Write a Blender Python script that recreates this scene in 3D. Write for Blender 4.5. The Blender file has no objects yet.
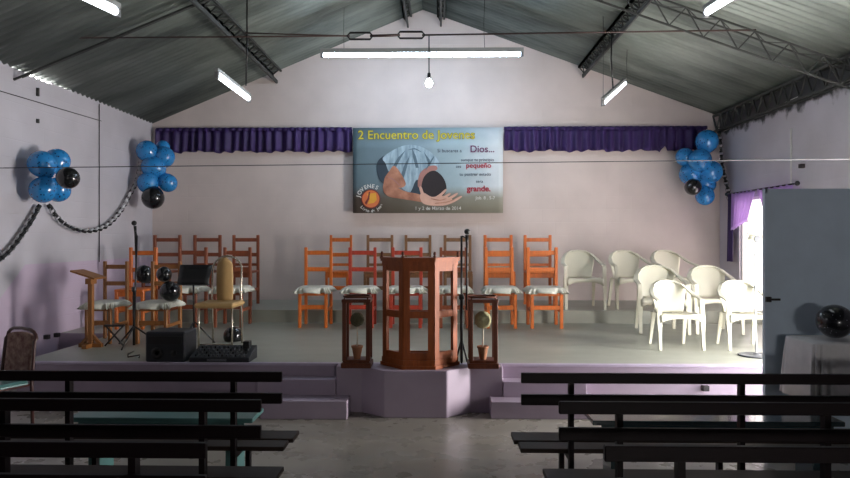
import bpy, bmesh, math, random
from mathutils import Vector, Matrix
random.seed(7)
PI = math.pi
S = bpy.context.scene
C = S.collection
CAMZ = 1.532
YAW = math.atan(15/667)
F = 667.0
ca, sa = math.cos(YAW), math.sin(YAW)

def at(px, py, Y):
    """world point at world depth Y seen in direction of photo pixel (px,py)"""
    u = (px-425)/F
    v = (py-239)/F
    X = Y*(u*ca - sa)/(ca + u*sa)
    d = -X*sa + Y*ca
    return Vector((X, Y, CAMZ - v*d))

def lin(c):
    return tuple(((x/255)/12.92 if x/255 <= .04045 else ((x/255+.055)/1.055)**2.4) for x in c)

# ---------------------------------------------------------------- materials
def mat(name, rgb, rough=.6, metal=0, noise=.0, scale=8, rgb2=None, bump=0, bscale=None, stretch=(1,1,1), spec=.5, sheen=0, trans=0, emit=None, estr=0, coat=0):
    m = bpy.data.materials.new(name); m.use_nodes = True
    nt = m.node_tree; n = nt.nodes; l = nt.links
    b = n['Principled BSDF']
    b.inputs['Roughness'].default_value = rough
    b.inputs['Metallic'].default_value = metal
    b.inputs['Specular IOR Level'].default_value = spec
    b.inputs['Coat Weight'].default_value = coat
    base = lin(rgb)
    b.inputs['Base Color'].default_value = (*base, 1)
    if emit:
        b.inputs['Emission Color'].default_value = (*lin(emit), 1)
        b.inputs['Emission Strength'].default_value = estr
    if noise or rgb2 or bump:
        tc = n.new('ShaderNodeTexCoord'); mp = n.new('ShaderNodeMapping')
        mp.inputs['Scale'].default_value = stretch
        l.new(tc.outputs['Object'], mp.inputs['Vector'])
        nz = n.new('ShaderNodeTexNoise'); nz.inputs['Scale'].default_value = scale
        nz.inputs['Detail'].default_value = 6; nz.inputs['Roughness'].default_value = .6
        l.new(mp.outputs[0], nz.inputs['Vector'])
        if noise or rgb2:
            r = n.new('ShaderNodeValToRGB')
            c2 = lin(rgb2) if rgb2 else tuple(x*(1-noise) for x in base)
            r.color_ramp.elements[0].position = .32; r.color_ramp.elements[1].position = .68
            r.color_ramp.elements[0].color = (*c2, 1)
            r.color_ramp.elements[1].color = (*base, 1)
            l.new(nz.outputs['Fac'], r.inputs['Fac']); l.new(r.outputs[0], b.inputs['Base Color'])
        if bump:
            bp = n.new('ShaderNodeBump'); bp.inputs['Strength'].default_value = bump; bp.inputs['Distance'].default_value = .01
            if bscale:
                nz = n.new('ShaderNodeTexNoise'); nz.inputs['Scale'].default_value = bscale
                l.new(mp.outputs[0], nz.inputs['Vector'])
            l.new(nz.outputs['Fac'], bp.inputs['Height']); l.new(bp.outputs[0], b.inputs['Normal'])
    return m

M = {}
M['orange'] = mat('orange_wood', (214,112,42), .4, noise=.3, scale=6, stretch=(6,6,1))
M['honey'] = mat('honey_wood', (154,100,50), .45, noise=.3, scale=6, stretch=(6,6,1))
M['red'] = mat('red_wood', (184,66,46), .42, noise=.3, scale=6, stretch=(6,6,1))
M['olive'] = mat('olive_wood', (140,100,66), .5, noise=.3, scale=6, stretch=(6,6,1))
M['brownwood'] = mat('brown_wood', (138,72,42), .45, noise=.3, scale=6, stretch=(6,6,1))
M['pulpit'] = mat('varnished_wood', (158,80,34), .5, noise=.35, scale=7, stretch=(5,5,.8), spec=.3)
M['pulpit_dark'] = mat('dark_varnished_wood', (104,54,34), .5, noise=.35, scale=7, stretch=(5,5,.8), spec=.3)
M['bench'] = mat('dark_bench_paint', (26,15,18), .5, noise=.3, scale=5, stretch=(1,6,6), spec=.2)
M['benchseat'] = mat('brown_bench_board', (50,38,32), .55, noise=.35, scale=5, stretch=(1,8,8), spec=.2)
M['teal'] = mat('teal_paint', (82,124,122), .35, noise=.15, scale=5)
M['teal_shaded'] = mat('shaded_teal_paint', (50,70,76), .15, noise=.12, scale=5, coat=.4)  # same teal with the shade on the right bench put into the colour
M['plastic'] = mat('white_plastic', (222,219,200), .4, noise=.04, scale=3)
M['cloth'] = mat('white_cotton', (220,219,206), .9, noise=.22, scale=14)
M['chrome'] = mat('chrome_tube', (190,180,165), .25, metal=.8, noise=.03, scale=3)
M['cream'] = mat('cream_vinyl', (176,142,92), .6, noise=.12, scale=6)
M['black'] = mat('black_metal', (22,22,24), .4, noise=.05, scale=10)
M['blackplastic'] = mat('black_plastic', (34,36,42), .5, noise=.1, scale=10)
M['greyplastic'] = mat('grey_plastic', (96,98,102), .5, noise=.1, scale=10)
M['purple'] = mat('purple_satin', (60,36,100), .6, rgb2=(38,22,70), noise=.1, scale=5, stretch=(3,3,.4))
M['steel'] = mat('dark_steel', (62,64,62), .6, noise=.4, scale=12)
M['wire'] = mat('grey_wire', (46,42,46), .6, noise=.1, scale=6)
M['rust'] = mat('rusty_rod', (66,46,42), .6, noise=.3, scale=12)
M['door'] = mat('blue_grey_steel', (206,222,238), .5, noise=.12, scale=2.5)
M['white'] = mat('white_enamel', (225,225,222), .4, noise=.03, scale=4)
M['housing'] = mat('lamp_housing', (150,152,150), .5, noise=.1, scale=6)
M['paperw'] = mat('white_paper', (205,205,208), .7, noise=.05, scale=8)
M['paperb'] = mat('black_paper', (26,26,30), .6, noise=.05, scale=8)
M['terracotta'] = mat('terracotta', (176,120,88), .8, noise=.2, scale=12)
M['moss'] = mat('dry_foliage_ball', (176,170,130), .95, noise=.4, scale=60, bump=.8, bscale=80)
M['mossd'] = mat('green_foliage_ball', (104,100,76), .95, noise=.4, scale=60, bump=.8, bscale=80)
M['stemw'] = mat('pale_stem', (190,180,160), .7, noise=.1, scale=12)
M['brownframe'] = mat('brown_tube', (66,36,34), .4, noise=.1, scale=6)
M['patterned'] = mat('patterned_fabric', (150,124,110), .85, rgb2=(90,50,46), noise=.1, scale=22)
M['outlet'] = mat('dark_outlet', (40,34,38), .5, noise=.1, scale=20)
M['balloonk'] = mat('black_balloon', (20,20,24), .15, noise=.05, scale=10, coat=.5)
M['tube'] = mat('fluorescent_glow', (255,255,255), .5, emit=(236,246,255), estr=9)
M['tube_long'] = mat('long_fluorescent_glow', (255,255,255), .5, emit=(206,230,255), estr=50)
M['bulb'] = mat('bulb_glow', (255,255,255), .5, emit=(236,248,255), estr=60)
M['tubeend'] = mat('grey_cap', (120,120,120), .5, noise=.05, scale=6)
M['tablecloth'] = mat('pale_cloth', (225,222,224), .85, noise=.12, scale=8)

def dots_mat(name, rgb, dot, sc=26, thr=.22):
    m = mat(name, rgb, .22, coat=.4); nt = m.node_tree; n = nt.nodes; l = nt.links
    tc = n.new('ShaderNodeTexCoord'); v = n.new('ShaderNodeTexVoronoi'); v.inputs['Scale'].default_value = sc
    r = n.new('ShaderNodeValToRGB'); r.color_ramp.interpolation = 'CONSTANT'
    r.color_ramp.elements[0].color = (*lin(dot), 1); r.color_ramp.elements[1].position = thr; r.color_ramp.elements[1].color = (*lin(rgb), 1)
    l.new(tc.outputs['Object'], v.inputs['Vector']); l.new(v.outputs['Distance'], r.inputs[0]); l.new(r.outputs[0], n['Principled BSDF'].inputs['Base Color'])
    return m
M['balloonb'] = dots_mat('blue_spotted_balloon', (40,130,196), (14,40,86))
M['balloons'] = dots_mat('black_spotted_balloon', (22,22,28), (150,150,160), 40, .13)

def wall_mat(name, rgb, dado=None, block=(.4,.2), axis='Y', stain=False):
    """painted block wall: dado = (z, rgb, y0, z0, slope)"""
    m = mat(name, rgb, .55); nt = m.node_tree; n = nt.nodes; l = nt.links; b = n['Principled BSDF']
    tc = n.new('ShaderNodeTexCoord'); sep = n.new('ShaderNodeSeparateXYZ'); l.new(tc.outputs['Object'], sep.inputs[0])
    cmb = n.new('ShaderNodeCombineXYZ'); l.new(sep.outputs[axis], cmb.inputs[0]); l.new(sep.outputs['Z'], cmb.inputs[1])
    br = n.new('ShaderNodeTexBrick'); br.inputs['Scale'].default_value = 1; br.inputs['Brick Width'].default_value = block[0]; br.inputs['Row Height'].default_value = block[1]
    br.inputs['Mortar Size'].default_value = .006; br.inputs['Mortar Smooth'].default_value = .6
    l.new(cmb.outputs[0], br.inputs['Vector'])
    nz = n.new('ShaderNodeTexNoise'); nz.inputs['Scale'].default_value = 1.6; nz.inputs['Detail'].default_value = 8
    l.new(tc.outputs['Object'], nz.inputs['Vector'])
    r = n.new('ShaderNodeValToRGB'); base = lin(rgb)
    r.color_ramp.elements[0].position = .3; r.color_ramp.elements[0].color = (*[x*.86 for x in base], 1)
    r.color_ramp.elements[1].position = .7; r.color_ramp.elements[1].color = (*base, 1)
    l.new(nz.outputs['Fac'], r.inputs[0]); col = r.outputs[0]
    if dado:
        z, c2, y0, slope = dado
        a = n.new('ShaderNodeMath'); a.operation = 'LESS_THAN'; l.new(sep.outputs['Z'], a.inputs[0]); a.inputs[1].default_value = z
        c = n.new('ShaderNodeMath'); c.operation = 'MULTIPLY_ADD'; l.new(sep.outputs['Y'], c.inputs[0]); c.inputs[1].default_value = slope; c.inputs[2].default_value = z - slope*y0
        d = n.new('ShaderNodeMath'); d.operation = 'LESS_THAN'; l.new(sep.outputs['Z'], d.inputs[0]); l.new(c.outputs[0], d.inputs[1])
        e = n.new('ShaderNodeMath'); e.operation = 'MULTIPLY'; l.new(a.outputs[0], e.inputs[0]); l.new(d.outputs[0], e.inputs[1])
        mx = n.new('ShaderNodeMix'); mx.data_type = 'RGBA'; l.new(e.outputs[0], mx.inputs['Factor'])
        l.new(col, mx.inputs[6]); mx.inputs[7].default_value = (*lin(c2), 1); col = mx.outputs[2]
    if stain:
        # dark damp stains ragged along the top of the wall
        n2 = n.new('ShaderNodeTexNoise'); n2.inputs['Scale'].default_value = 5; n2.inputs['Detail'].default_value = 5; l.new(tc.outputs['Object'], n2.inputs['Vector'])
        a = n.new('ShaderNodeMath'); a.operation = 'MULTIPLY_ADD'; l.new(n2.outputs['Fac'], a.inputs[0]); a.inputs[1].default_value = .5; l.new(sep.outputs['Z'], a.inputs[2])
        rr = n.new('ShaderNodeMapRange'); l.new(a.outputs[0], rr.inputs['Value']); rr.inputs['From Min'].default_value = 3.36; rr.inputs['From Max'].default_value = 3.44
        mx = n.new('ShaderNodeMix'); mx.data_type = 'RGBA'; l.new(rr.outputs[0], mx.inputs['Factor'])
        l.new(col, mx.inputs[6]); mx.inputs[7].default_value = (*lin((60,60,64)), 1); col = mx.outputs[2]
    l.new(col, b.inputs['Base Color'])
    bp = n.new('ShaderNodeBump'); bp.inputs['Strength'].default_value = .25; bp.inputs['Distance'].default_value = .006; bp.invert = True
    l.new(br.outputs['Fac'], bp.inputs['Height']); l.new(bp.outputs[0], b.inputs['Normal'])
    return m
M['wall'] = wall_mat('painted_wall', (222,208,202), axis='X')
M['wall_left'] = wall_mat('painted_wall_left', (200,196,204), dado=(1.25, (196,178,198), 7.25, .8))
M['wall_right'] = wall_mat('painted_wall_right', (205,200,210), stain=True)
M['wall_dark'] = wall_mat('painted_wall_rear', (190,182,186), axis='X')

def concrete(name, a, b_, rough, scale=1.3):
    m = mat(name, a, rough, rgb2=b_, noise=.1, scale=scale, stretch=(.6,1.5,1)); nt = m.node_tree; n = nt.nodes; l = nt.links
    nz = n.new('ShaderNodeTexNoise'); nz.inputs['Scale'].default_value = 5; nz.inputs['Detail'].default_value = 6
    tc = n.new('ShaderNodeTexCoord'); l.new(tc.outputs['Object'], nz.inputs['Vector'])
    _r = [x for x in n if x.type == 'VALTORGB'][0]; _r.color_ramp.elements[0].position = .15; _r.color_ramp.elements[1].position = .85
    mr = n.new('ShaderNodeMapRange'); mr.inputs['To Min'].default_value = rough-.04; mr.inputs['To Max'].default_value = rough+.08
    l.new(nz.outputs['Fac'], mr.inputs['Value']); l.new(mr.outputs[0], n['Principled BSDF'].inputs['Roughness'])
    return m
M['floor'] = concrete('worn_concrete_floor', (162,156,146), (112,108,102), .26, 1.8)
M['stagefloor'] = concrete('stage_concrete', (170,172,160), (136,138,126), .38, 1.2)
M['lilac'] = mat('lilac_painted_concrete', (168,152,170), .55, noise=.12, scale=3)
M['lilac_edge'] = mat('worn_lilac_edge', (196,182,204), .5, noise=.15, scale=8)

M['tinted'] = mat('added_dimming_pane', (200,200,205), .3)  # pane added to the stage window to cut its daylight on the wall
_n = M['tinted'].node_tree; _t = _n.nodes.new('ShaderNodeBsdfTransparent'); _t.inputs[0].default_value = (.26,.25,.25,1)
_m = _n.nodes.new('ShaderNodeMixShader'); _m.inputs[0].default_value = .06
_n.links.new(_t.outputs[0], _m.inputs[1]); _n.links.new(_n.nodes['Principled BSDF'].outputs[0], _m.inputs[2]); _n.links.new(_m.outputs[0], _n.nodes['Material Output'].inputs[0])
def roof_mat():
    m = mat('corrugated_roof', (140,148,140), .5, metal=.35, rgb2=(84,90,86), noise=.1, scale=1.1, stretch=(.5,1.6,.5))
    return m
M['roof'] = roof_mat()

def curtain_mat():
    m = mat('sheer_purple', (190,160,220), .6, noise=.1, scale=6); nt = m.node_tree; n = nt.nodes; l = nt.links
    t = n.new('ShaderNodeBsdfTranslucent'); t.inputs[0].default_value = (*lin((232,208,246)), 1)
    mx = n.new('ShaderNodeMixShader'); mx.inputs[0].default_value = .55
    l.new(n['Principled BSDF'].outputs[0], mx.inputs[1]); l.new(t.outputs[0], mx.inputs[2]); l.new(mx.outputs[0], n['Material Output'].inputs[0])
    return m
M['curtain'] = curtain_mat()

def banner_mat():
    m = mat('printed_banner', (120,140,150), .5); nt = m.node_tree; n = nt.nodes; l = nt.links
    tc = n.new('ShaderNodeTexCoord'); sep = n.new('ShaderNodeSeparateXYZ'); l.new(tc.outputs['Object'], sep.inputs[0])
    nz = n.new('ShaderNodeTexNoise'); nz.inputs['Scale'].default_value = 3; nz.inputs['Detail'].default_value = 6; l.new(tc.outputs['Object'], nz.inputs['Vector'])
    ad = n.new('ShaderNodeMath'); ad.operation = 'MULTIPLY_ADD'; l.new(nz.outputs['Fac'], ad.inputs[0]); ad.inputs[1].default_value = .5; l.new(sep.outputs['X'], ad.inputs[2])
    r = n.new('ShaderNodeValToRGB'); e = r.color_ramp.elements
    mr = n.new('ShaderNodeMapRange'); mr.inputs['From Min'].default_value = -1.0; mr.inputs['From Max'].default_value = 1.4; l.new(ad.outputs[0], mr.inputs['Value'])
    e[0].position = 0; e[0].color = (*lin((84,104,112)), 1); e[1].position = .95; e[1].color = (*lin((214,222,226)), 1)
    x = e.new(.45); x.color = (*lin((122,142,150)), 1)
    x = e.new(.75); x.color = (*lin((164,184,190)), 1)
    l.new(mr.outputs[0], r.inputs[0])
    # the printed ground at the foot of the picture
    r2 = n.new('ShaderNodeValToRGB'); e = r2.color_ramp.elements
    e[0].position = .1; e[0].color = (*lin((84,74,66)), 1); e[1].position = .9; e[1].color = (*lin((150,150,136)), 1)
    l.new(mr.outputs[0], r2.inputs[0])
    z = n.new('ShaderNodeMath'); z.operation = 'MULTIPLY_ADD'; l.new(nz.outputs['Fac'], z.inputs[0]); z.inputs[1].default_value = .12; l.new(sep.outputs['Z'], z.inputs[2])
    g = n.new('ShaderNodeMapRange'); l.new(z.outputs[0], g.inputs['Value']); g.inputs['From Min'].default_value = -.36; g.inputs['From Max'].default_value = -.18; g.inputs['To Min'].default_value = 1; g.inputs['To Max'].default_value = 0
    mx = n.new('ShaderNodeMix'); mx.data_type = 'RGBA'; l.new(g.outputs[0], mx.inputs['Factor']); l.new(r.outputs[0], mx.inputs[6]); l.new(r2.outputs[0], mx.inputs[7])
    l.new(mx.outputs[2], n['Principled BSDF'].inputs['Base Color'])
    return m
M['banner'] = banner_mat()
def flat(name, rgb, rough=.6): return mat(name, rgb, rough, noise=.12, scale=9)
M['p_shirt'] = mat('print_shirt', (176,198,208), .6, rgb2=(110,134,148), noise=.1, scale=7, stretch=(2,1,.5))
M['p_dark'] = flat('print_trousers', (52,66,78)); M['p_skin'] = mat('print_skin', (196,140,112), .6, rgb2=(140,88,68), noise=.1, scale=5)
M['p_skinl'] = flat('print_skin_light', (214,170,150)); M['p_hair'] = flat('print_hair', (40,32,34)); M['p_neck'] = flat('print_neck', (170,120,110))
M['p_fold'] = flat('print_fold', (92,114,126)); M['p_yellow'] = flat('print_yellow', (214,200,60)); M['p_olive'] = flat('print_yellow_outline', (96,96,34))
M['p_red'] = flat('print_red', (176,40,60)); M['p_ink'] = flat('print_ink', (56,62,78)); M['p_white'] = flat('print_white', (225,225,220))
M['p_orange'] = flat('print_orange', (222,120,70)); M['p_pink'] = flat('print_plum', (110,50,96)); M['p_gold'] = flat('print_gold', (232,170,60))
M['p_maroon'] = flat('print_maroon', (120,50,50))

# ---------------------------------------------------------------- mesh helpers
class MB:
    def __init__(s): s.bm = bmesh.new()
    def box(s, lo, hi, mi=0, bev=0):
        lo = Vector(lo); hi = Vector(hi)
        c = (lo+hi)/2; d = hi-lo
        r = bmesh.ops.create_cube(s.bm, size=1, matrix=Matrix.Translation(c) @ Matrix.Diagonal((*d, 1)))
        fs = {f for v in r['verts'] for f in v.link_faces}
        if bev:
            es = list({e for v in r['verts'] for e in v.link_edges})
            q = bmesh.ops.bevel(s.bm, geom=es, offset=bev, segments=1, affect='EDGES')
            fs = {f for f in fs if f.is_valid} | set(q['faces'])
        for f in fs: f.material_index = mi
        return s
    def bar(s, a, b, w, h, mi=0, up=(0,0,1)):
        a = Vector(a); b = Vector(b); d = b-a; L = d.length
        if L < 1e-6: return s
        z = d/L; up = Vector(up)
        x = up.cross(z)
        if x.length < 1e-3: x = Vector((1,0,0)).cross(z)
        x.normalize(); y = z.cross(x)
        R = Matrix((x, y, z)).transposed().to_4x4()
        r = bmesh.ops.create_cube(s.bm, size=1, matrix=Matrix.Translation((a+b)/2) @ R @ Matrix.Diagonal((w, h, L, 1)))
        for v in r['verts']:
            for f in v.link_faces: f.material_index = mi
        return s
    def tube(s, pts, r, seg=8, mi=0, cap=True, closed=False):
        pts = [Vector(p) for p in pts]; n = len(pts); rings = []
        rr = r if isinstance(r, (list, tuple)) else [r]*n
        prev = None
        for i, p in enumerate(pts):
            if closed: t = pts[(i+1) % n]-pts[i-1]
            else: t = pts[min(i+1, n-1)]-pts[max(i-1, 0)]
            t.normalize()
            if prev is None:
                a = t.orthogonal().normalized()
            else:
                a = prev - t*prev.dot(t)
                a = a.normalized() if a.length > 1e-6 else t.orthogonal().normalized()
            prev = a; b = t.cross(a)
            rings.append([s.bm.verts.new(p + (a*math.cos(2*PI*k/seg)+b*math.sin(2*PI*k/seg))*rr[i]) for k in range(seg)])
        m = n if closed else n-1
        for i in range(m):
            A = rings[i]; B = rings[(i+1) % n]
            for k in range(seg):
                f = s.bm.faces.new((A[k], A[(k+1) % seg], B[(k+1) % seg], B[k])); f.material_index = mi; f.smooth = True
        if cap and not closed:
            for R in (rings[0], rings[-1]):
                f = s.bm.faces.new(R); f.material_index = mi
        return s
    def lathe(s, prof, c=(0,0,0), seg=20, mi=0, axis='Z', sy=1):
        c = Vector(c); rings = []
        for r, z in prof:
            ring = []
            for k in range(seg):
                a = 2*PI*k/seg
                p = (r*math.cos(a), r*math.sin(a)*sy, z)
                if axis == 'Y': p = (p[0], z, p[1])
                ring.append(s.bm.verts.new(c+Vector(p)))
            rings.append(ring)
        for A, B in zip(rings, rings[1:]):
            for k in range(seg):
                f = s.bm.faces.new((A[k], A[(k+1) % seg], B[(k+1) % seg], B[k])); f.material_index = mi; f.smooth = True
        for R in (rings[0], rings[-1]):
            f = s.bm.faces.new(R); f.material_index = mi
        return s
    def prism(s, poly, z0, z1, mi=0):
        b = [s.bm.verts.new((x, y, z0)) for x, y in poly]; t = [s.bm.verts.new((x, y, z1)) for x, y in poly]
        n = len(poly)
        fs = [s.bm.faces.new(b[::-1]), s.bm.faces.new(t)]
        for i in range(n): fs.append(s.bm.faces.new((b[i], b[(i+1) % n], t[(i+1) % n], t[i])))
        for f in fs: f.material_index = mi
        return s
    def poly(s, pts, mi=0):
        f = s.bm.faces.new([s.bm.verts.new(p) for p in pts]); f.material_index = mi; return s
    def grid(s, fn, nu, nv, mi=0, thick=0):
        V = [[s.bm.verts.new(fn(i/nu, j/nv)) for j in range(nv+1)] for i in range(nu+1)]
        for i in range(nu):
            for j in range(nv):
                f = s.bm.faces.new((V[i][j], V[i+1][j], V[i+1][j+1], V[i][j+1])); f.material_index = mi; f.smooth = True
        return s
    def ball(s, c, r, mi=0, sc=(1,1,1), seg=20):
        q = bmesh.ops.create_uvsphere(s.bm, u_segments=seg, v_segments=seg//2+2, radius=r, matrix=Matrix.Translation(c) @ Matrix.Diagonal((*sc, 1)))
        for v in q['verts']:
            for f in v.link_faces: f.material_index = mi; f.smooth = True
        return s
    def obj(s, name, mats, parent=None, loc=(0,0,0), rotz=0, solid=0, bev=0, sub=0):
        bmesh.ops.recalc_face_normals(s.bm, faces=s.bm.faces[:])
        me = bpy.data.meshes.new(name); s.bm.to_mesh(me); s.bm.free()
        if not isinstance(mats, (list, tuple)): mats = [mats]
        for m in mats: me.materials.append(M[m] if isinstance(m, str) else m)
        o = bpy.data.objects.new(name, me); C.objects.link(o)
        o.location = loc; o.rotation_euler[2] = rotz
        if parent: o.parent = parent
        if solid:
            x = o.modifiers.new('solid', 'SOLIDIFY'); x.thickness = solid; x.offset = 0
        if bev:
            x = o.modifiers.new('bevel', 'BEVEL'); x.width = bev; x.segments = 2; x.limit_method = 'ANGLE'
        if sub:
            x = o.modifiers.new('sub', 'SUBSURF'); x.levels = sub; x.render_levels = sub
        return o

def tag(o, label=None, cat=None, group=None, kind=None):
    if label: o['label'] = label
    if cat: o['category'] = cat
    if group: o['group'] = group
    if kind: o['kind'] = kind
    return o
def thing(name, label, cat, loc=(0,0,0), rotz=0, group=None):
    o = bpy.data.objects.new(name, None); C.objects.link(o); o.empty_display_size = .1
    o.location = loc; o.rotation_euler[2] = rotz
    return tag(o, label, cat, group)
def struct(o): o['kind'] = 'structure'; return o
def dup(root, loc, rotz=0, label=None, group=None, mats=None, scale=None):
    def rec(o, par):
        c = o.copy(); C.objects.link(c); c.parent = par
        if mats and c.type == 'MESH' and c.data.materials and c.data.materials[0].name in mats:
            key = c.data.name+mats[c.data.materials[0].name]
            me = bpy.data.meshes.get(key)
            if me is None:
                me = c.data.copy(); me.name = key
                me.materials[0] = M[mats[c.data.materials[0].name]]
            c.data = me
        for ch in list(o.children): rec(ch, c)
        return c
    r = rec(root, None); r.location = loc; r.rotation_euler[2] = rotz
    if scale: r.scale = scale
    if label: r['label'] = label
    if group: r['group'] = group
    return r

# ---------------------------------------------------------------- room dimensions
XL, XR, YB, YF = -4.57, 4.36, 10.5, -3.2
ZL, ZR = 3.36, 3.44
RX, RZ = -.27, 5.14
HX0, HX1 = 1.4, 2.5     # unseen opening behind the viewer, added to brighten the door leaf
SZ = .402        # stage height
SY = 6.03        # stage front
def roof_z(x):
    return ZL + (RZ-ZL)*(x-XL)/(RX-XL) if x < RX else ZR + (RZ-ZR)*(XR-x)/(XR-RX)

struct(MB().box((XL-.2,YF-.2,-.1), (XR+.2,YB+.2,0)).obj('floor', 'floor'))
# gable walls
def gable(name, y0, y1, m):
    b = MB(); pts = [(XL-.15,0), (XR+.15,0), (XR+.15,roof_z(XR)-.02), (RX,RZ), (XL-.15,roof_z(XL)-.02)]
    A = [b.bm.verts.new((x,y0,z)) for x,z in pts]; B = [b.bm.verts.new((x,y1,z)) for x,z in pts]
    b.bm.faces.new(A); b.bm.faces.new(B[::-1])
    for i in range(5): b.bm.faces.new((A[i],A[(i+1)%5],B[(i+1)%5],B[i]))
    return struct(b.obj(name, m))
gable('wall_back', YB, YB+.15, 'wall'); 
o = gable('wall_front', YF-.15, YF, 'wall_dark')
cut = MB().box((HX0,YF-.4,1.4),(HX1,YF+.3,1.65)).obj('cutter', 'wall_dark')
md = o.modifiers.new('opening','BOOLEAN'); md.object = cut; md.solver = 'EXACT'
bpy.context.view_layer.update(); me = bpy.data.meshes.new_from_object(o.evaluated_get(bpy.context.evaluated_depsgraph_get()))
o.modifiers.clear(); o.data = me; bpy.data.objects.remove(cut)

# left wall with the little daylight gap under the sheets
b = MB(); b.box((XL-.15,YF,0), (XL,7.0,ZL+.03)); b.box((XL-.15,7.0,0), (XL,7.3,ZL+.004)); b.box((XL-.15,7.3,0), (XL,7.75,ZL-.010)); b.box((XL-.15,7.75,0), (XL,8.15,ZL+.004)); b.box((XL-.15,8.15,0), (XL,YB,ZL+.03))
struct(b.obj('wall_left', 'wall_left'))
# right wall: entrance opening Y 4.75-5.9 (out of frame), stage side opening Y 7.7-9.85
D0, D1, DZ = 5.25, 6.18, 2.15
W0, W1, WZ0, WZ1 = 8.3, 9.82, .46, 2.12
b = MB()
b.box((XR,YF,0), (XR+.15,D0,ZR)); b.box((XR,D0,DZ), (XR+.15,D1,ZR)); b.box((XR,D1,0), (XR+.15,W0,ZR))
b.box((XR,W0,0), (XR+.15,W1,WZ0)); b.box((XR,W0,WZ1), (XR+.15,W1,ZR)); b.box((XR,W1,0), (XR+.15,YB,ZR))
struct(b.obj('wall_right', 'wall_right'))
# window frame
b = MB()
for y in (W0,W1): b.box((XR+.03,min(y,y+(.04 if y==W0 else -.04)),WZ0), (XR+.09,max(y,y+(.04 if y==W0 else -.04)),WZ1))
b.box((XR+.03,W0,WZ0), (XR+.09,W1,WZ0+.04)); b.box((XR+.03,W0,WZ1-.04), (XR+.09,W1,WZ1)); b.box((XR+.04,(W0+W1)/2-.02,WZ0), (XR+.08,(W0+W1)/2+.02,WZ1))
w1 = struct(b.obj('window_1', 'white'))
MB().box((XR+.055,W0+.03,WZ0+.03),(XR+.06,W1-.03,WZ1-.03)).obj('pane', 'tinted', w1)  # added only to dim the daylight coming through
b = MB(); b.box((XR-.01,D0-.05,0), (XR+.12,D0,DZ+.05)); b.box((XR-.01,D1,0), (XR+.12,D1+.05,DZ+.05)); b.box((XR-.01,D0-.05,DZ), (XR+.12,D1+.05,DZ+.05))
struct(b.obj('trim_1', 'door'))
# corrugated roof
def slope(name, x0, x1):
    b = MB(); pitch = .11; n = int((YB+.2-(YF-.2))/pitch*6); V = []
    for i in range(n+1):
        y = YF-.2+(YB+.4-YF)*i/n; dz = .016*math.cos(2*PI*i/6)
        V.append([b.bm.verts.new((x, y, roof_z(x)+.016+dz)) for x in (x0, (x0+x1)/2, x1)])
    for i in range(n):
        for k in range(2):
            f = b.bm.faces.new((V[i][k],V[i+1][k],V[i+1][k+1],V[i][k+1])); f.smooth = True
    return struct(b.obj(name, 'roof', solid=.004))
slope('ceiling', XL-.03, RX); slope('ceiling', RX, XR+.15)

# stage
b = MB()
b.prism([(-3.88,SY), (XR,SY), (XR,YB), (XL,YB), (XL,7.9), (-3.88,7.9)], 0, SZ)
o = struct(b.obj('stage_platform', ['lilac','stagefloor']))
for p in o.data.polygons:
    if p.normal.z > .9: p.material_index = 1
b = MB(); b.box((XL,8.98,SZ), (XR,YB,SZ+.17)); struct(b.obj('back_riser_step', 'stagefloor'))
b = MB(); b.box((-3.88,SY-.006,SZ-.02), (XR,SY+.05,SZ+.004), bev=.004); struct(b.obj('trim_2', 'lilac_edge'))
# pulpit plinth
PY = 5.70
pl = at(336,369,5.88).x; pr = at(503,369,5.88).x
f0 = at(384,371,PY).x; f1 = at(447,371,PY).x; g0 = at(362,371,5.88).x; g1 = at(470,371,5.88).x
b = MB(); b.prism([(pl,SY+.0), (pl,5.88), (g0,5.88), (f0,PY), (f1,PY), (g1,5.88), (pr,5.88), (pr,SY)], 0, SZ+.004)
struct(b.obj('pulpit_plinth', 'lilac', bev=.008))
# steps
b = MB(); x0 = at(491,401,5.7).x; x1 = at(566,382,5.86).x+.42
lo_x1 = at(600,401,5.7).x
b.box((x0+.0,5.69,0), (lo_x1,SY,.145)); b.box((pr+.001,5.86,0), (at(587,382,5.86).x,SY,.28)); b.bm.verts.index_update()
struct(b.obj('stage_steps', 'lilac', bev=.006))
b = MB(); b.box((at(262,401,5.7).x,5.64,0), (at(348,401,5.7).x,5.87,.155)); b.box((at(257,378,5.86).x,5.86,0), (pl-.001,SY,.292))
struct(b.obj('stage_steps', 'lilac', bev=.006))

# ---------------------------------------------------------------- roof steelwork
def lattice(b, A, B, off, pitch=.22, r=.008, chord=.014):
    """flat lattice beam from A to B; off = vector between the two chords"""
    A = Vector(A); B = Vector(B); off = Vector(off); L = (B-A).length; n = max(2, int(L/pitch))
    b.bar(A, B, chord*2, chord*2); b.bar(A+off, B+off, chord*2, chord*2)
    for i in range(n):
        p = A+(B-A)*(i/n); q = A+(B-A)*((i+.5)/n)+off; s = A+(B-A)*((i+1)/n)
        b.bar(p, q, r*2, r*2); b.bar(q, s, r*2, r*2)
def purlin(name, x, label, w=.13):
    b = MB(); z = roof_z(x)-.02; sl = math.copysign(.41, -(x-RX))
    lattice(b, (x-w/2, YF, z-.0-w/2*sl), (x-w/2, YB, z-w/2*sl), (w,0,w*sl))
    lattice(b, (x-w/2, YF, z-w/2*sl), (x-w/2, YB, z-w/2*sl), (w/2,0,-.13), r=.006)
    b.bar((x,YF,z-.13), (x,YB,z-.13), .024, .024)
    return tag(b.obj(name, 'steel'), label, 'beam', 'lattice roof purlins')
pL = at(277,72,10.5).x; pR = at(583,66,10.5).x
purlin('roof_purlin', pL, 'long dark lattice purlin halfway up the left roof slope')
purlin('roof_purlin', pR, 'long dark lattice purlin halfway up the right roof slope')
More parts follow.
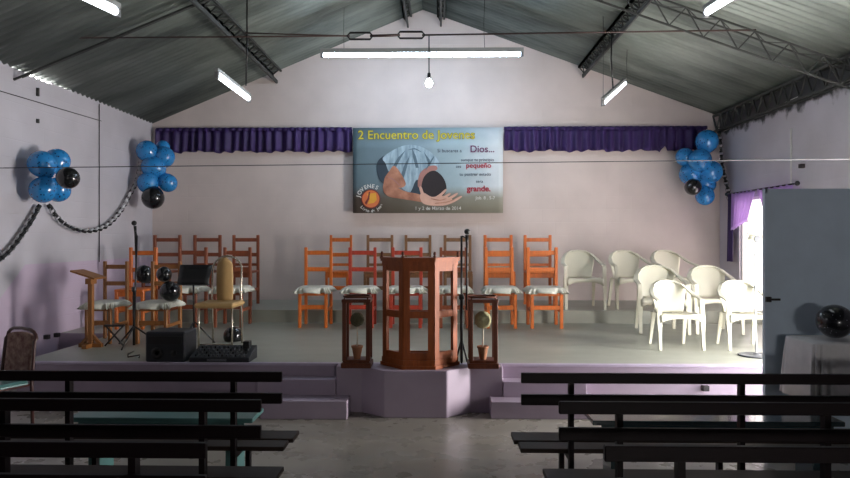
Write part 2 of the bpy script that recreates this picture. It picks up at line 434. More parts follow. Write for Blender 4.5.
purlin('roof_purlin', at(408,12,10.5).x, 'dark lattice purlin just left of the roof ridge', .10)
purlin('roof_purlin', at(441,14,10.5).x, 'dark lattice purlin just right of the roof ridge', .10)
b = MB(); lattice(b, (XR-.10,YF,ZR-.0), (XR-.10,YB,ZR-.0), (0,0,-.24), pitch=.26, r=.010)
b.bar((XR-.03,YF,ZR-.24), (XR-.03,YB,ZR-.24), .03, .03)
tag(b.obj('eaves_beam', 'steel'), 'dark lattice beam running along the top of the right wall', 'beam')
b = MB()
lattice(b, (RX,7.05,RZ-.16), (XR,7.05,ZR-.12), (0,0,-.25), pitch=.36, r=.006, chord=.009)
lattice(b, (RX,7.05,RZ-.16), (XR,7.05,ZR-.12), (0,.16,0), pitch=.36, r=.004, chord=.007)
tag(b.obj('roof_truss', 'steel'), 'slanting zigzag lattice truss across the right half of the roof', 'beam')
b = MB(); lattice(b, (RX,7.05,RZ-.16), (XL,7.05,ZL-.12), (0,.14,.06), pitch=.36, r=.006, chord=.010)
tag(b.obj('roof_truss', 'steel'), 'slim dark lattice truss across the left half of the roof', 'beam')
# tie rod with turnbuckles
ty = 7.05; A = at(75,38,ty); B = at(756,30,ty); t0 = at(350,36,ty); t1 = at(370,36,ty); t2 = at(400,35,ty); t3 = at(422,35,ty)
tr = thing('tie_rod', 'black steel tie rod with two turnbuckles crossing under the roof', 'tie rod', A)
def rel(p, o=A): return Vector(p)-Vector(o)
b = MB(); b.tube([rel(A), rel(t0)], .008, 6); b.tube([rel(at(245,33,ty)), rel(t0)], .007, 6); b.tube([rel(t1), rel(t2)], .014, 6); b.tube([rel(t3), rel(B)], .009, 6); b.obj('rod', 'rust', tr)
for p, q in ((t0,t1),(t2,t3)):
    b = MB(); h = .035
    pts = [rel(p)+Vector((0,0,h)), rel(q)+Vector((0,0,h)), rel(q)+Vector((.03,0,0)), rel(q)-Vector((0,0,h)), rel(p)-Vector((0,0,h)), rel(p)-Vector((.03,0,0))]
    b.tube(pts, .011, 6, closed=True); b.obj('turnbuckle', 'black', tr)
# low wire across the hall
A = at(0,168,5.5); B = at(850,159,5.5)
A2 = A+(A-B)*((A.x-XL)/(B.x-A.x)); B2 = B+(B-A)*((XR-B.x)/(B.x-A.x))
tag(MB().tube([A2,B2], .0034, 5).obj('tension_wire', 'wire'), 'thin grey wire stretched across the hall between the side walls', 'wire')

# ---------------------------------------------------------------- lamps
def tube_lamp(p0, p1, label, hangs, r=.027, m='tube'):
    p0 = Vector(p0); p1 = Vector(p1); c = (p0+p1)/2
    t = thing('tube_light', label, 'lamp', c, group=None)
    d = (p1-p0).normalized(); a = p0-c; e = p1-c; up = Vector((0,0,r+.022))
    b = MB(); b.bar(a+up-d*.02, e+up+d*.02, .055 if r > .028 else .04, .06 if r > .028 else .035); b.obj('housing', 'housing', t)
    b = MB(); b.tube([a+d*.03, e-d*.03], r, 12); b.obj('glass_tube', m, t)
    for q, s in ((a,1),(e,-1)):
        b = MB(); b.bar(q+Vector((0,0,.03)), q+Vector((0,0,-.035)), .045, .035); b.obj('end_cap', 'tubeend', t)
    for q, top, w in hangs:
        b = MB(); q = Vector(q)-c; top = Vector(top)-c; m = (q+top)/2+Vector((random.uniform(-.02,.02),0,0)); b.tube([top, m, q], w, 6); b.obj('hanging_cord', 'black', t)
    return t
pl_, pr_ = at(322,55,9.0), at(522,54,9.0)
def roofpt(p, lo=.05): return (p[0], p[1], roof_z(p[0])-lo)
tube_lamp(pl_, pr_, 'long horizontal fluorescent tube above the banner', [(pl_+Vector((.3,0,.05)), roofpt(pl_+Vector((.3,0,0))), .003), (pr_+Vector((-.5,0,.05)), roofpt(pr_+Vector((-.5,0,0))), .003)], r=.030, m='tube_long')
a_, e_ = at(217,75,6.75), at(249,99,7.9)
tube_lamp(a_, e_, 'short slanting fluorescent tube hanging under the left slope near the back wall', [(at(246,91,7.6)+Vector((0,0,.06)), roofpt(at(247,47,7.6)), .010)])
a_, e_ = at(603,103,8.0), at(625,83,9.1)
tube_lamp(a_, e_, 'short slanting fluorescent tube hanging under the right slope near the back wall', [(at(613,93,8.5)+Vector((0,0,.06)), roofpt(at(612,30,8.5)), .010), (a_+Vector((.05,.2,.05)), roofpt(a_+Vector((.05,.2,0))), .003), (e_+Vector((0,-.1,.05)), roofpt(e_+Vector((0,-.1,0))), .003)])
e_ = at(117,12,4.75); a_ = at(88,-2,4.36); d = (a_-e_)/(a_-e_).length
tube_lamp(e_+d*1.2, e_, 'fluorescent tube at the top left edge of the view', [(e_+Vector((0,-.3,.05)), roofpt(e_+Vector((0,-.3,0))), .006)])
e_ = at(706,13,5.67); a_ = at(728,-1,5.23); d = (a_-e_)/(a_-e_).length
tube_lamp(e_+d*1.2, e_, 'fluorescent tube at the top right edge of the view', [(e_+Vector((0,-.3,.05)), roofpt(e_+Vector((0,-.3,0))), .006)])
p = at(429,83,ty-.03); top = at(429,36,ty-.03)
bl = thing('bare_bulb', 'round glowing bare bulb hanging on a black cord in the middle', 'light bulb', p)
MB().tube([top-p, Vector((0,0,.06))], .007, 6).obj('cord', 'black', bl)
MB().lathe([(.008,.11),(.018,.10),(.02,.05),(.017,.045)], seg=12).obj('socket', 'black', bl)
MB().lathe([(.012,.048),(.02,.035),(.036,.008),(.038,-.008),(.03,-.03),(.015,-.042),(.004,-.045)], seg=20).obj('bulb_glass', 'bulb', bl)

# ---------------------------------------------------------------- valance and banner
def valance(px0, px1, label, notch=None):
    y = YB-.07; A = at(px0,128,y); B = at(px1,125,y); top = 3.262; L = B.x-A.x
    o = thing('valance', label, 'curtain', ((A.x+B.x)/2, y, top))
    h = L/2
    def fn(u, v):
        x = -h+L*u
        d = (.02+.018*v)*math.sin(x*46+1.3*math.sin(x*7))+.012*math.sin(x*17)
        z = -.36*v*(1+.03*math.sin(x*9)+.03*math.sin(x*31))
        if notch is not None: z = z*(1-.22*max(0,1-abs(x-notch)/.06)) 
        return Vector((x, d, z))
    b = MB(); b.grid(fn, int(L*70), 5); b.obj('ruffled_cloth', 'purple', o, solid=.004)
    b = MB()
    b.grid(lambda u,v: Vector((-h+L*u, -.012+.014*math.sin((-h+L*u)*60), .02-.05*v)), int(L*60), 2); b.obj('heading', 'purple', o, solid=.006)
    return o
valance(156, 352, 'gathered purple valance on the back wall left of the banner')
valance(504, 707, 'gathered purple valance on the back wall right of the banner', notch=at(664,125,YB-.07).x-(at(504,128,YB-.07).x+at(707,125,YB-.07).x)/2)
by = YB-.14
A = at(353,128,by); B = at(503,213,by); bc = (A+B)/2; bw = (B.x-A.x)/2; bh = (A.z-B.z)/2
bn = thing('banner', 'wide printed youth meeting banner with a kneeling praying person', 'banner', bc)
MB().grid(lambda u,v: Vector((-bw+2*bw*u, .006*math.sin(u*9)*v, bh-2*bh*v)), 30, 4).obj('canvas', 'banner', bn, solid=.003)
s_ = 2*bw/150  # metres per banner unit
def bp(x, y, lay): return Vector(((x-428)*s_, -.008-.0012*lay, (170.5-y)*s_))
def shape(pts, lay):
    return [bp(x, y, lay) for x, y in pts]
def smooth(pts, n=6):
    out = []; N = len(pts)
    for i in range(N):
        p0,p1,p2,p3 = pts[i-1],pts[i],pts[(i+1)%N],pts[(i+2)%N]
        for k in range(n):
            t = k/n
            out.append(tuple(.5*((2*p1[j])+(-p0[j]+p2[j])*t+(2*p0[j]-5*p1[j]+4*p2[j]-p3[j])*t*t+(-p0[j]+3*p1[j]-3*p2[j]+p3[j])*t**3) for j in (0,1)))
    return out
b = MB(); mats = ['p_dark','p_shirt','p_skin','p_neck','p_hair','p_skinl','p_fold']
b.poly(shape(smooth([(377,164),(381,158),(387,156),(392,168),(391,180),(384,184),(378,176)]),1),0)
b.poly(shape(smooth([(383,158),(392,151),(403,146),(413,145),(424,148),(434,155),(440,164),(438,168),(432,172),(426,180),(421,190),(408,192),(396,182),(389,172),(386,164)]),2),1)
b.poly(shape(smooth([(412,190),(417,180),(425,186),(424,196),(416,200),(408,197)]),2.5),0)
for q in ([(392,168),(398,158),(406,150),(400,160),(395,170)], [(412,148),(416,156),(419,168),(416,168),(413,157)], [(401,176),(405,164),(410,156),(407,168),(404,178)], [(424,152),(430,160),(430,168),(427,160)]):
    b.poly(shape(q,3),6)
b.poly(shape(smooth([(389,172),(394,166),(400,172),(406,184),(400,188),(390,184),(384,186),(385,178)]),4),2)
b.poly(shape(smooth([(384,184),(392,184),(404,191),(418,194),(430,198),(436,200),(432,204),(420,202),(402,199),(390,197),(384,192)]),5),2)
b.poly(shape(smooth([(418,186),(420,174),(428,167),(436,166),(437,170),(428,174),(423,184),(422,188)]),6),3)
b.poly(shape(smooth([(422,192),(423,180),(428,173),(435,171),(442,176),(446,184),(446,192),(440,198),(430,199)]),7),4)
# hands

def limb(pts, w, lay, mi):
    P = [Vector(p) for p in pts]; L = []; R_ = []
    for k, p in enumerate(P):
        d = (P[min(k+1,len(P)-1)]-P[max(k-1,0)]).normalized(); n = Vector((-d.y, d.x)); ww = w[k]/2
        L.append(tuple(p+n*ww)); R_.append(tuple(p-n*ww))
    b.poly(shape(smooth(L+R_[::-1],3),lay),mi)
b.poly(shape(smooth([(420,196),(424,193),(432,197),(442,196),(452,199),(450,204),(438,206),(424,204)]),8),5)
limb([(424,197),(422,192),(420.5,187)],[3,3,2.2],9,5)
for q in ([(434,200),(441,195),(446,190)],[(437,202),(444,198),(450,194)],[(440,203),(449,199),(457,194)],[(442,204.5),(452,202),(461,197)]): limb(q,[3,2.6,1.8],9,5)
limb([(432,199),(440,200.5),(446,199)],[.8,.8,.4],10,2); limb([(436,203.5),(446,202.5),(454,200)],[.7,.8,.4],10,2)
limb([(426,170),(431,162),(434,157)],[.6,1.6,.6],9,6); limb([(409,150),(415,149),(421,152)],[.4,1.2,.4],9,6)
limb([(388,177),(394,180),(401,187)],[.6,1.4,.6],9,3)
b.obj('printed_figure', mats, bn)
def text(s, x, y, size, m, lay=2, name='lettering', rot=0, off=0, ax='LEFT', par=bn, parloc=None):
    cu = bpy.data.curves.new('t', 'FONT'); cu.body = s; cu.size = size*s_; cu.align_x = ax; cu.offset = off*s_; cu.extrude = .0004
    ob = bpy.data.objects.new('t', cu); C.objects.link(ob)
    dg = bpy.context.evaluated_depsgraph_get()
    me = bpy.data.meshes.new_from_object(ob.evaluated_get(dg)); bpy.data.objects.remove(ob)
    me.materials.clear(); me.materials.append(M[m])
    o = bpy.data.objects.new(name, me); C.objects.link(o); o.parent = par
    o.location = bp(x, y, lay); o.rotation_euler = (PI/2, 0, 0)
    if rot: o.rotation_euler = (PI/2, rot, 0)
    return o
text('2 Encuentro de Jovenes', 358, 139, 12.2, 'p_olive', 3, off=.42)
text('2 Encuentro de Jovenes', 358, 139, 12.2, 'p_yellow', 5, off=.06)
text('Si buscares a', 437.5, 152.5, 4.7, 'p_ink', off=.01); text('Dios...', 470, 152.5, 9.6, 'p_pink', off=.12)
text('aunque tu principio', 494, 161.5, 4.2, 'p_ink', ax='RIGHT', off=.01)
text('sea', 456, 168, 4.2, 'p_ink', off=.01); text('pequeño', 466, 168, 7.2, 'p_red', off=.1)
text('tu postrer estado', 491, 176, 4.4, 'p_ink', ax='RIGHT', off=.01); text('sera', 476, 183, 4.2, 'p_ink', off=.01)
text('grande.', 467, 191.5, 8, 'p_red', off=.18); text('Job. 8 . 5-7', 495, 199.5, 4.4, 'p_white', ax='RIGHT', off=.01)
text('1 y 2 de Marzo de 2014', 415, 210, 4.8, 'p_white', off=.03, lay=10)
# round emblem
lg = MB(); cx, cy = 371, 199
lg.poly([bp(cx+9.6*math.cos(a*PI/16), cy+9.6*math.sin(a*PI/16), 9) for a in range(32)], 0)
lg.poly([bp(cx+8.6*math.cos(a*PI/16), cy+8.6*math.sin(a*PI/16), 10) for a in range(32)], 1)
lg.poly(shape([(367,194),(376,193),(377,200),(374,203),(368,204),(370,199)],11),2)
lg.poly(shape([(365,203),(368,198),(369,192),(370.5,192),(369.5,199),(366.5,205)],12),0)
lg.obj('round_emblem', ['p_maroon','p_orange','p_gold'], bn)
def arc(s, r, a0, a1, size, inv):
    for i, ch in enumerate(s):
        if ch == ' ': continue
        a = math.radians(a0+(a1-a0)*i/(len(s)-1))
        x = cx+r*math.cos(a); y = cy-r*math.sin(a)
        text(ch, x, y, size, 'p_white', 10, rot=(-(a-PI/2) if not inv else -(a+PI/2)), ax='CENTER', off=.12)
arc('JOVENES', 11, 168, 62, 5.5, False)
arc('Lirio de Jose', 13.4, 222, 330, 4.0, True)

# ---------------------------------------------------------------- balloons and garlands
def balloon_mesh(name, r, m, parent=None, loc=(0,0,0), d=(0,0,-1), label=None):
    b = MB(); prof = []
    for i in range(15):
        t = PI*i/14
        rr = r*math.sin(t); z = r*math.cos(t)
        if z < 0: z *= 1.16; rr *= (1-.10*(abs(z)/r)**2)
        prof.append((max(rr,.003), z))
    b.lathe(prof, seg=24)
    b.lathe([(.004,-r*1.15),(.012,-r*1.23),(.013,-r*1.25),(.002,-r*1.25)], seg=10)
    o = b.obj(name, m, parent, loc)
    o.rotation_euler = Vector(d).to_track_quat('-Z','Y').to_euler()
    if label: o['label'] = label
    return o
def cluster(label, Y, items, seedc, wallnormal):
    c = at(*seedc, Y); t = thing('balloon_cluster', label, 'balloons', c)
    for px, py, rp, col, dy in items:
        p = at(px, py, Y+dy); r = rp*(Y+dy)/F
        d = -(p-c)
        balloon_mesh('balloon', r*.97, 'balloonb' if col == 'b' else 'balloonk', t, p-c, d if d.length > .01 else (0,1,0), 'black balloon' if col != 'b' else None)
    return t
cluster('four blue spotted balloons with one black, on the left side wall', 7.2, [(42,164,14,'b',.0),(57,161,13,'b',.15),(43,190,13.5,'b',.0),(58,190,12.5,'b',.15),(68,178,11.5,'k',-.15)], (52,176), 0)
cluster('blue balloons with a black one lowest, in the back left corner', 9.75, [(147,151,11,'b',0),(164,157,11,'b',.1),(153,167,12,'b',0),(148,183,11,'b',-.05),(168,183,9.5,'b',.05),(153,198,11.5,'k',-.1),(163,147,7,'b',.2)], (155,168), 0)
cluster('blue balloons with a black one in front, in the back right corner', 10.1, [(707,141,11.5,'b',0),(685,157,9.5,'b',.1),(700,160,11.5,'b',-.1),(690,174,11,'b',.1),(711,172,11.5,'b',0),(693,187,8.5,'k',-.25),(705,196,9.5,'b',0),(706,184,10,'b',.1)], (700,170), 0)

def garland(pts, label, n, size=.075, mat_=('paperb','paperw')):
    # resample the path
    P = [Vector(p) for p in pts]; out = []
    dense = []
    for i in range(len(P)-1):
        p0 = P[max(i-1,0)]; p1 = P[i]; p2 = P[i+1]; p3 = P[min(i+2,len(P)-1)]
        for k in range(12):
            t = k/12; dense.append(.5*((2*p1)+(-p0+p2)*t+(2*p0-5*p1+4*p2-p3)*t*t+(-p0+3*p1-3*p2+p3)*t**3))
    dense.append(P[-1]); L = [0]
    for a, b_ in zip(dense, dense[1:]): L.append(L[-1]+(b_-a).length)
    g = thing('paper_chain', label, 'garland', P[0])
    protos = []
    for k in range(2):
        b = MB(); r = size*.5
        for a in range(14):
            t0, t1 = 2*PI*a/14, 2*PI*(a+1)/14
            w = .017
            q = [Vector((r*.8*math.sin(t)*1.0, sgn*w, r*1.15*math.cos(t))) for t, sgn in ((t0,-1),(t0,1),(t1,1),(t1,-1))]
            f = b.bm.faces.new([b.bm.verts.new(v) for v in q]); f.smooth = True
        bmesh.ops.remove_doubles(b.bm, verts=b.bm.verts[:], dist=1e-5)
        protos.append(b.obj('link', mat_[k], g, solid=.002))
    for i in range(n):
        s = L[-1]*(i+.5)/n; j = max(k for k in range(len(L)) if L[k] <= s); j = min(j, len(dense)-2)
        p = dense[j].lerp(dense[j+1], (s-L[j])/max(L[j+1]-L[j],1e-6)); d = dense[j+1]-dense[j]
        if i < 2: o = protos[i]
        else:
            o = protos[i%2].copy(); C.objects.link(o); o.parent = g
        o.location = p-P[0]; q = d.to_track_quat('Z','Y'); o.rotation_mode = 'QUATERNION'
        o.rotation_quaternion = q @ Matrix.Rotation((PI/2 if i%2 else 0)+.5, 3, 'Z').to_quaternion()
    return g
def lw(px, py):   # point on left wall at pixel, just off the plaster
    u = (px-425)/F; X = XL+.06; Y = X*(ca+u*sa)/(u*ca-sa); return at(px, py, Y)
def rw(px, py, off=.06):
    u = (px-425)/F; X = XR-off; Y = X*(ca+u*sa)/(u*ca-sa); return at(px, py, Y)
garland([lw(49,205),lw(57,217),lw(70,227),lw(88,231),lw(106,226),lw(120,212),lw(129,196),lw(137,180),lw(141,158)], 'black and white paper chain drooping from side wall balloons to corner balloons', 44)
garland([lw(39,206),lw(30,222),lw(20,237),lw(8,252),lw(-6,264)], 'black and white paper chain falling from side wall balloons off the left edge', 20)
garland([rw(719,128),rw(721,150),rw(722,165),rw(725,178),rw(728,190),rw(729,197),rw(728,218),rw(727,243)][:6]+[rw(730,204)], 'dark paper chain hanging down the back right corner beside the window', 20, .08, ('paperb','paperb'))

# ---------------------------------------------------------------- wooden chairs
def wooden_chair(wood, cover=True, h=1.02, sh=.50, w=.40, label='', group=None):
    t = thing('wooden_chair', label, 'chair', group=group); hw = w/2; pw = .045; yb = .19; yf = -.20
    for s in (-1,1):
        MB().box((s*hw-pw/2, yb-.02, 0), (s*hw+pw/2, yb+.02, h), bev=.004).obj('back_post', wood, t)
        MB().box((s*hw-pw/2-.0, yf-.02, 0), (s*hw+pw/2, yf+.02, sh-.03), bev=.004).obj('leg', wood, t)
        MB().box((s*hw-.012, yf+.02, .20), (s*hw+.012, yb-.02, .24)).obj('side_stretcher', wood, t)
    for z in (h-.10, h-.32):
        MB().box((-hw+pw/2, yb-.012, z), (hw-pw/2, yb+.010, z+.055), bev=.003).obj('back_rail', wood, t)
    if not cover: MB().box((-hw+pw/2, yb-.012, sh+.06), (hw-pw/2, yb+.010, sh+.10), bev=.003).obj('back_rail', wood, t)
    MB().box((-hw+pw/2, yf-.012, .235), (hw-pw/2, yf+.012, .29), bev=.003).obj('front_stretcher', wood, t)
    MB().box((-hw+pw/2, yf-.012, sh-.09), (hw-pw/2, yf+.012, sh-.03)).obj('apron', wood, t)
    MB().box((-hw-.02, yf-.03, sh-.03), (hw+.02, yb+.02-.04, sh), bev=.006).obj('seat', wood, t)
    if cover:
        b = MB(); N = 152; ax, ay = hw+.04, .225; cy = -.03
        def outline(k, grow, wav):
            a = 2*PI*k/N; c, s = math.cos(a), math.sin(a)
            e = .28
            x = ax*math.copysign(abs(c)**e, c); y = ay*math.copysign(abs(s)**e, s)
            g = grow+wav*math.sin(a*19)+wav*.5*math.sin(a*11+1)
            return x*(1+g), cy+y*(1+g)
        rows = []
        for grow, wav, z in ((-.30,0,.016),(-.08,0,.015),(-.02,0,.010),(.02,.04,-.004),(.05,.11,-.03),(.06,.17,-.056)):
            rows.append([b.bm.verts.new((*outline(k,grow,wav), sh+z+(.010*math.sin(2*PI*k/N*19+1) if z < -.02 else 0))) for k in range(N)])
        b.bm.faces.new(rows[0])
        for R0, R1 in zip(rows, rows[1:]):
            for k in range(N):
                f = b.bm.faces.new((R0[k],R0[(k+1)%N],R1[(k+1)%N],R1[k])); f.smooth = True
        o = b.obj('seat_cover', 'cloth', t, solid=.004); o['label'] = 'white ruffled cover'
    return t
FR = {'orange_wood':None}
protoC = wooden_chair('orange', True, label='x'); protoN = wooden_chair('orange', False, label='x')
used = set()
def wc(px0, px1, Yb, wood, cover, label, z=SZ, group='wooden chairs along the back of the stage', scl=None, rot=0):
    """chair with its back posts seen at px0, px1"""
    src = protoC if cover else protoN
    xm = (at(px0,260,Yb).x+at(px1,260,Yb).x)/2; w = at(px1,260,Yb).x-at(px0,260,Yb).x
    loc = (xm, Yb-.19, z); sc = (w/.40, 1, 1) if scl is None else (w/.40, scl[0], scl[1])
    r = dup(src, loc, rot, label, group, None if wood == 'orange' else {'orange_wood': wood}, sc)
    return r
YN, YFAR = 8.84, 9.86
# right of the lantern and pulpit
wc(306,331,YN,'orange',True,'orange wooden chair with ruffled seat, leftmost in the group behind the left glass lantern')
wc(350,375,YN,'red',True,'red wooden chair with ruffled seat directly behind the left lantern stand')
wc(393,421,YN,'red',True,'red wooden chair with ruffled seat seen through the front of the pulpit')
wc(441,466,YN,'brownwood',True,'wooden chair with ruffled seat behind the right edge of the pulpit')
wc(486,512,YN,'orange',True,'bright orange wooden chair with ruffled seat behind the right lantern stand')
wc(528,556,YN,'orange',True,'bright orange wooden chair with ruffled seat, nearest to the white plastic chairs')
R2 = SZ+.17; g2 = 'wooden chairs on the rear step'
wc(331,351,YFAR,'orange',False,'tall orange chair back on the rear step, first left of the pulpit group', R2, g2)
wc(368,392,YFAR,'olive',False,'dull brown chair on the rear step just left of the pulpit', R2, g2)
wc(406,430,YFAR,'olive',False,'dull brown chair on the rear step directly above the pulpit top', R2, g2)
wc(445,470,YFAR,'olive',False,'dull brown chair on the rear step behind the right microphone stand', R2, g2)
wc(485,511,YFAR,'orange',False,'orange chair on the rear step behind the right lantern stand', R2, g2)
wc(525,550,YFAR,'orange',False,'orange chair on the rear step, nearest the white plastic chairs', R2, g2)
# left group
g3 = 'wooden chairs at the left of the stage'
wc(155,180,YFAR,'brownwood',False,'brown chair on the rear step nearest the back left corner', R2, g2)
wc(195,220,YFAR,'brownwood',False,'brown chair on the rear step behind the black music stand', R2, g2)
wc(234,258,YFAR,'brownwood',False,'dark brown chair on the rear step, rightmost of the left group', R2, g2)
wc(131,156,YN-.2,'orange',False,'wooden chair behind the left microphone, against the left corner', SZ, g3)
wc(180,206,YN,'brownwood',True,'brown chair with ruffled seat half hidden behind the music stand', SZ, g3)
wc(225,250,YN,'brownwood',True,'brown chair with ruffled seat behind the cream metal chair', SZ, g3)
wc(105,127,7.5,'honey',True,'low wooden chair with ruffled seat beside the reading stand', SZ, g3, (1,.86))
wc(153,180,7.5,'honey',True,'wooden chair with ruffled seat and black balloon, behind the speaker box', SZ, g3, (1,.86))
for src in (protoC, protoN):
    for ch in list(src.children): bpy.data.objects.remove(ch)
    bpy.data.objects.remove(src)

# ---------------------------------------------------------------- white plastic chairs
def plastic_chair(label):
    t = thing('plastic_armchair', label, 'chair', group='white plastic armchairs on the stage')
    sh = .41
    b = MB(); b.grid(lambda u,v: Vector(((-.5+u)*(.44-.05*v), -.22+.42*v, sh+.03*(2*u-1)**2-.012*math.sin(PI*v)-.02*v - (.03*(1-v*8) if v < .12 else 0))), 12, 12); b.obj('seat', 'plastic', t, solid=.012)
    def back(u, v):
        a = (u-.5)*2
        half = .17+.06*v
        x = a*half; y = .19+.10*v-.05*a*a*(.5+v*.7)
        z = sh+.0+(.385-.10*a*a)*v
        return Vector((x, y, z))
    # solid-looking backrest with raised vertical ribs
    b = MB(); b.grid(back, 24, 12)
    b.obj('backrest', 'plastic', t, solid=.012)
    for s in (-1,1):
        b = MB()
        P = [Vector(p) for p in ((0,.285,sh+.385),(s*.10,.275,sh+.375),(s*.18,.235,sh+.335),(s*.235,.15,sh+.27),(s*.262,.03,sh+.215),(s*.27,-.10,sh+.195),(s*.265,-.185,sh+.175))]
        W = [.02,.022,.025,.028,.028,.027,.022]
        vs = []
        for p, w in zip(P, W):
            vs.append((p+Vector((w,0,0)) if True else p, p-Vector((w,0,0))))
        for i in range(len(P)-1):
            b.bar(P[i], P[i+1]+(P[i+1]-P[i])*.08, 2*W[i], .020, up=(0,0,1))
        b.obj('armrest', 'plastic', t, bev=.006)
        for (x0,y0,z0),(x1,y1,z1),w0,w1 in (((s*.262,-.185,sh+.175),(s*.262,-.235,0),.055,.036), ((s*.20,.17,sh),(s*.215,.27,0),.055,.034)):
            b = MB(); n = 6; prev = None
            for i in range(n+1):
                k = i/n; c = Vector((x0,y0,z0)).lerp(Vector((x1,y1,z1)), k); w = w0+(w1-w0)*k
                if y0 < 0 and i in (2,3): w *= 1.25
                ring = [b.bm.verts.new(c+Vector(q)) for q in ((-w/2,-.016,0),(w/2,-.016,0),(w/2*.8,.02,0),(-w/2*.8,.02,0))]
                if prev:
                    for j in range(4): b.bm.faces.new((prev[j],prev[(j+1)%4],ring[(j+1)%4],ring[j]))
                else: b.bm.faces.new(ring)
                prev = ring
            b.bm.faces.new(prev[::-1]); b.obj('leg', 'plastic', t, bev=.004)
    # apron under the seat front
    b = MB(); b.grid(lambda u,v: Vector(((-.5+u)*.5, -.225, sh+.01-(.05+.05*abs(2*u-1)**3)*v)), 16, 1); b.obj('apron', 'plastic', t, solid=.01)
    return t
pc0 = plastic_chair('white plastic armchair on the rear step next to the orange chairs')
def pc(px, Y, z, rot, label, first=False, s=1, sz=1):
    p = at(px, 300, Y); loc = (p.x, Y, z)
    r = pc0 if first else dup(pc0, loc, rot)
    r.location = loc; r.rotation_euler[2] = rot; r.scale = (s,s,sz); r['label'] = label
pc(582, 9.35, R2, .0, 'white plastic armchair on the rear step next to the orange chairs', True)
pc(630, 9.4, R2, .08, 'white plastic armchair on the rear step, second from the orange chairs')
pc(673, 9.5, R2, .15, 'white plastic armchair on the rear step, partly hidden by nearer white chairs')
pc(660, 8.2, SZ, -.10, 'white plastic armchair just behind the front middle white chair', sz=1.0, s=1.06)
pc(713, 8.2, SZ, -.05, 'white plastic armchair standing close to the bright window', sz=1.0)
pc(674.5, 7.02, SZ, .03, 'white plastic armchair in front, centre of the nearest pair', sz=.86, s=.84)
pc(744, 7.02, SZ, -.03, 'white plastic armchair in front, partly behind the grey door leaf', sz=.86, s=.86)

# ---------------------------------------------------------------- pulpit
pt = thing('pulpit', 'dark varnished wooden pulpit with open framed panels on the plinth', 'pulpit', (0,0,SZ+.004))
q0 = at(384,365,5.97).x; q1 = at(404,370,5.78).x; q2 = at(434,370,5.78).x; q3 = at(456,365,5.97).x; yA, yC = 5.975, 5.775
foot = [(q0,yA),(q1,yC),(q2,yC),(q3,yA)]
def grow(poly, g):
    cx = (q0+q3)/2; cy = yA
    return [(cx+(x-cx)*(1+g/.33), cy+(y-cy)*(1+g/.2)+(g*.3 if abs(y-yA) < .01 else 0)) for x, y in poly]
MB().prism(grow(foot,.035), 0, .03).prism(grow(foot,.022), .03, .075).obj('base', 'pulpit', pt)
H = .965
MB().prism(grow(foot,.020), H-.07, H-.035).prism(grow(foot,.034), H-.035, H-.015).prism(grow(foot,.042), H-.015, H).obj('cornice', 'pulpit', pt)
def facet(a, b_, lab):
    a = Vector((*a,0)); b_ = Vector((*b_,0)); d = (b_-a).normalized(); L = (b_-a).length
    for z0, z1, nm in ((.07,.14,'bottom_rail'),(.44,.50,'middle_rail'),(H-.12,H-.06,'top_rail')):
        MB().bar(a+Vector((0,0,(z0+z1)/2)), b_+Vector((0,0,(z0+z1)/2)), (z1-z0) if False else .022, z1-z0, up=(0,0,1)).obj(nm, 'pulpit', pt)
facet(foot[0],foot[1],'l'); facet(foot[1],foot[2],'f'); facet(foot[2],foot[3],'r')
for i, (x,y) in enumerate(foot):
    dirs = []
    if i > 0: dirs.append((Vector(foot[i-1])-Vector(foot[i])).normalized())
    if i < 3: dirs.append((Vector(foot[i+1])-Vector(foot[i])).normalized())
    b = MB()
    for d in dirs:
        a = Vector((x,y)); e = a+d*.05
        b.bar((*( (a+e)/2),.06), (*((a+e)/2),H-.06), .055, .030, up=(-d.y,d.x,0))
    b.obj('corner_post', 'pulpit', pt)
MB().bar((q0,yA,.10),(q3,yA,.10),.02,.05).bar((q0,yA,.47),(q3,yA,.47),.02,.04).bar((q0,yA,H-.09),(q3,yA,H-.09),.02,.05).obj('back_rail', 'pulpit', pt)
for x, y in grow(foot,.02):
    MB().lathe([(.012,0),(.016,.008),(.008,.018),(.014,.032),(.010,.045),(.003,.052)], seg=12).obj('finial', 'pulpit_dark', pt, loc=(x,y,H))

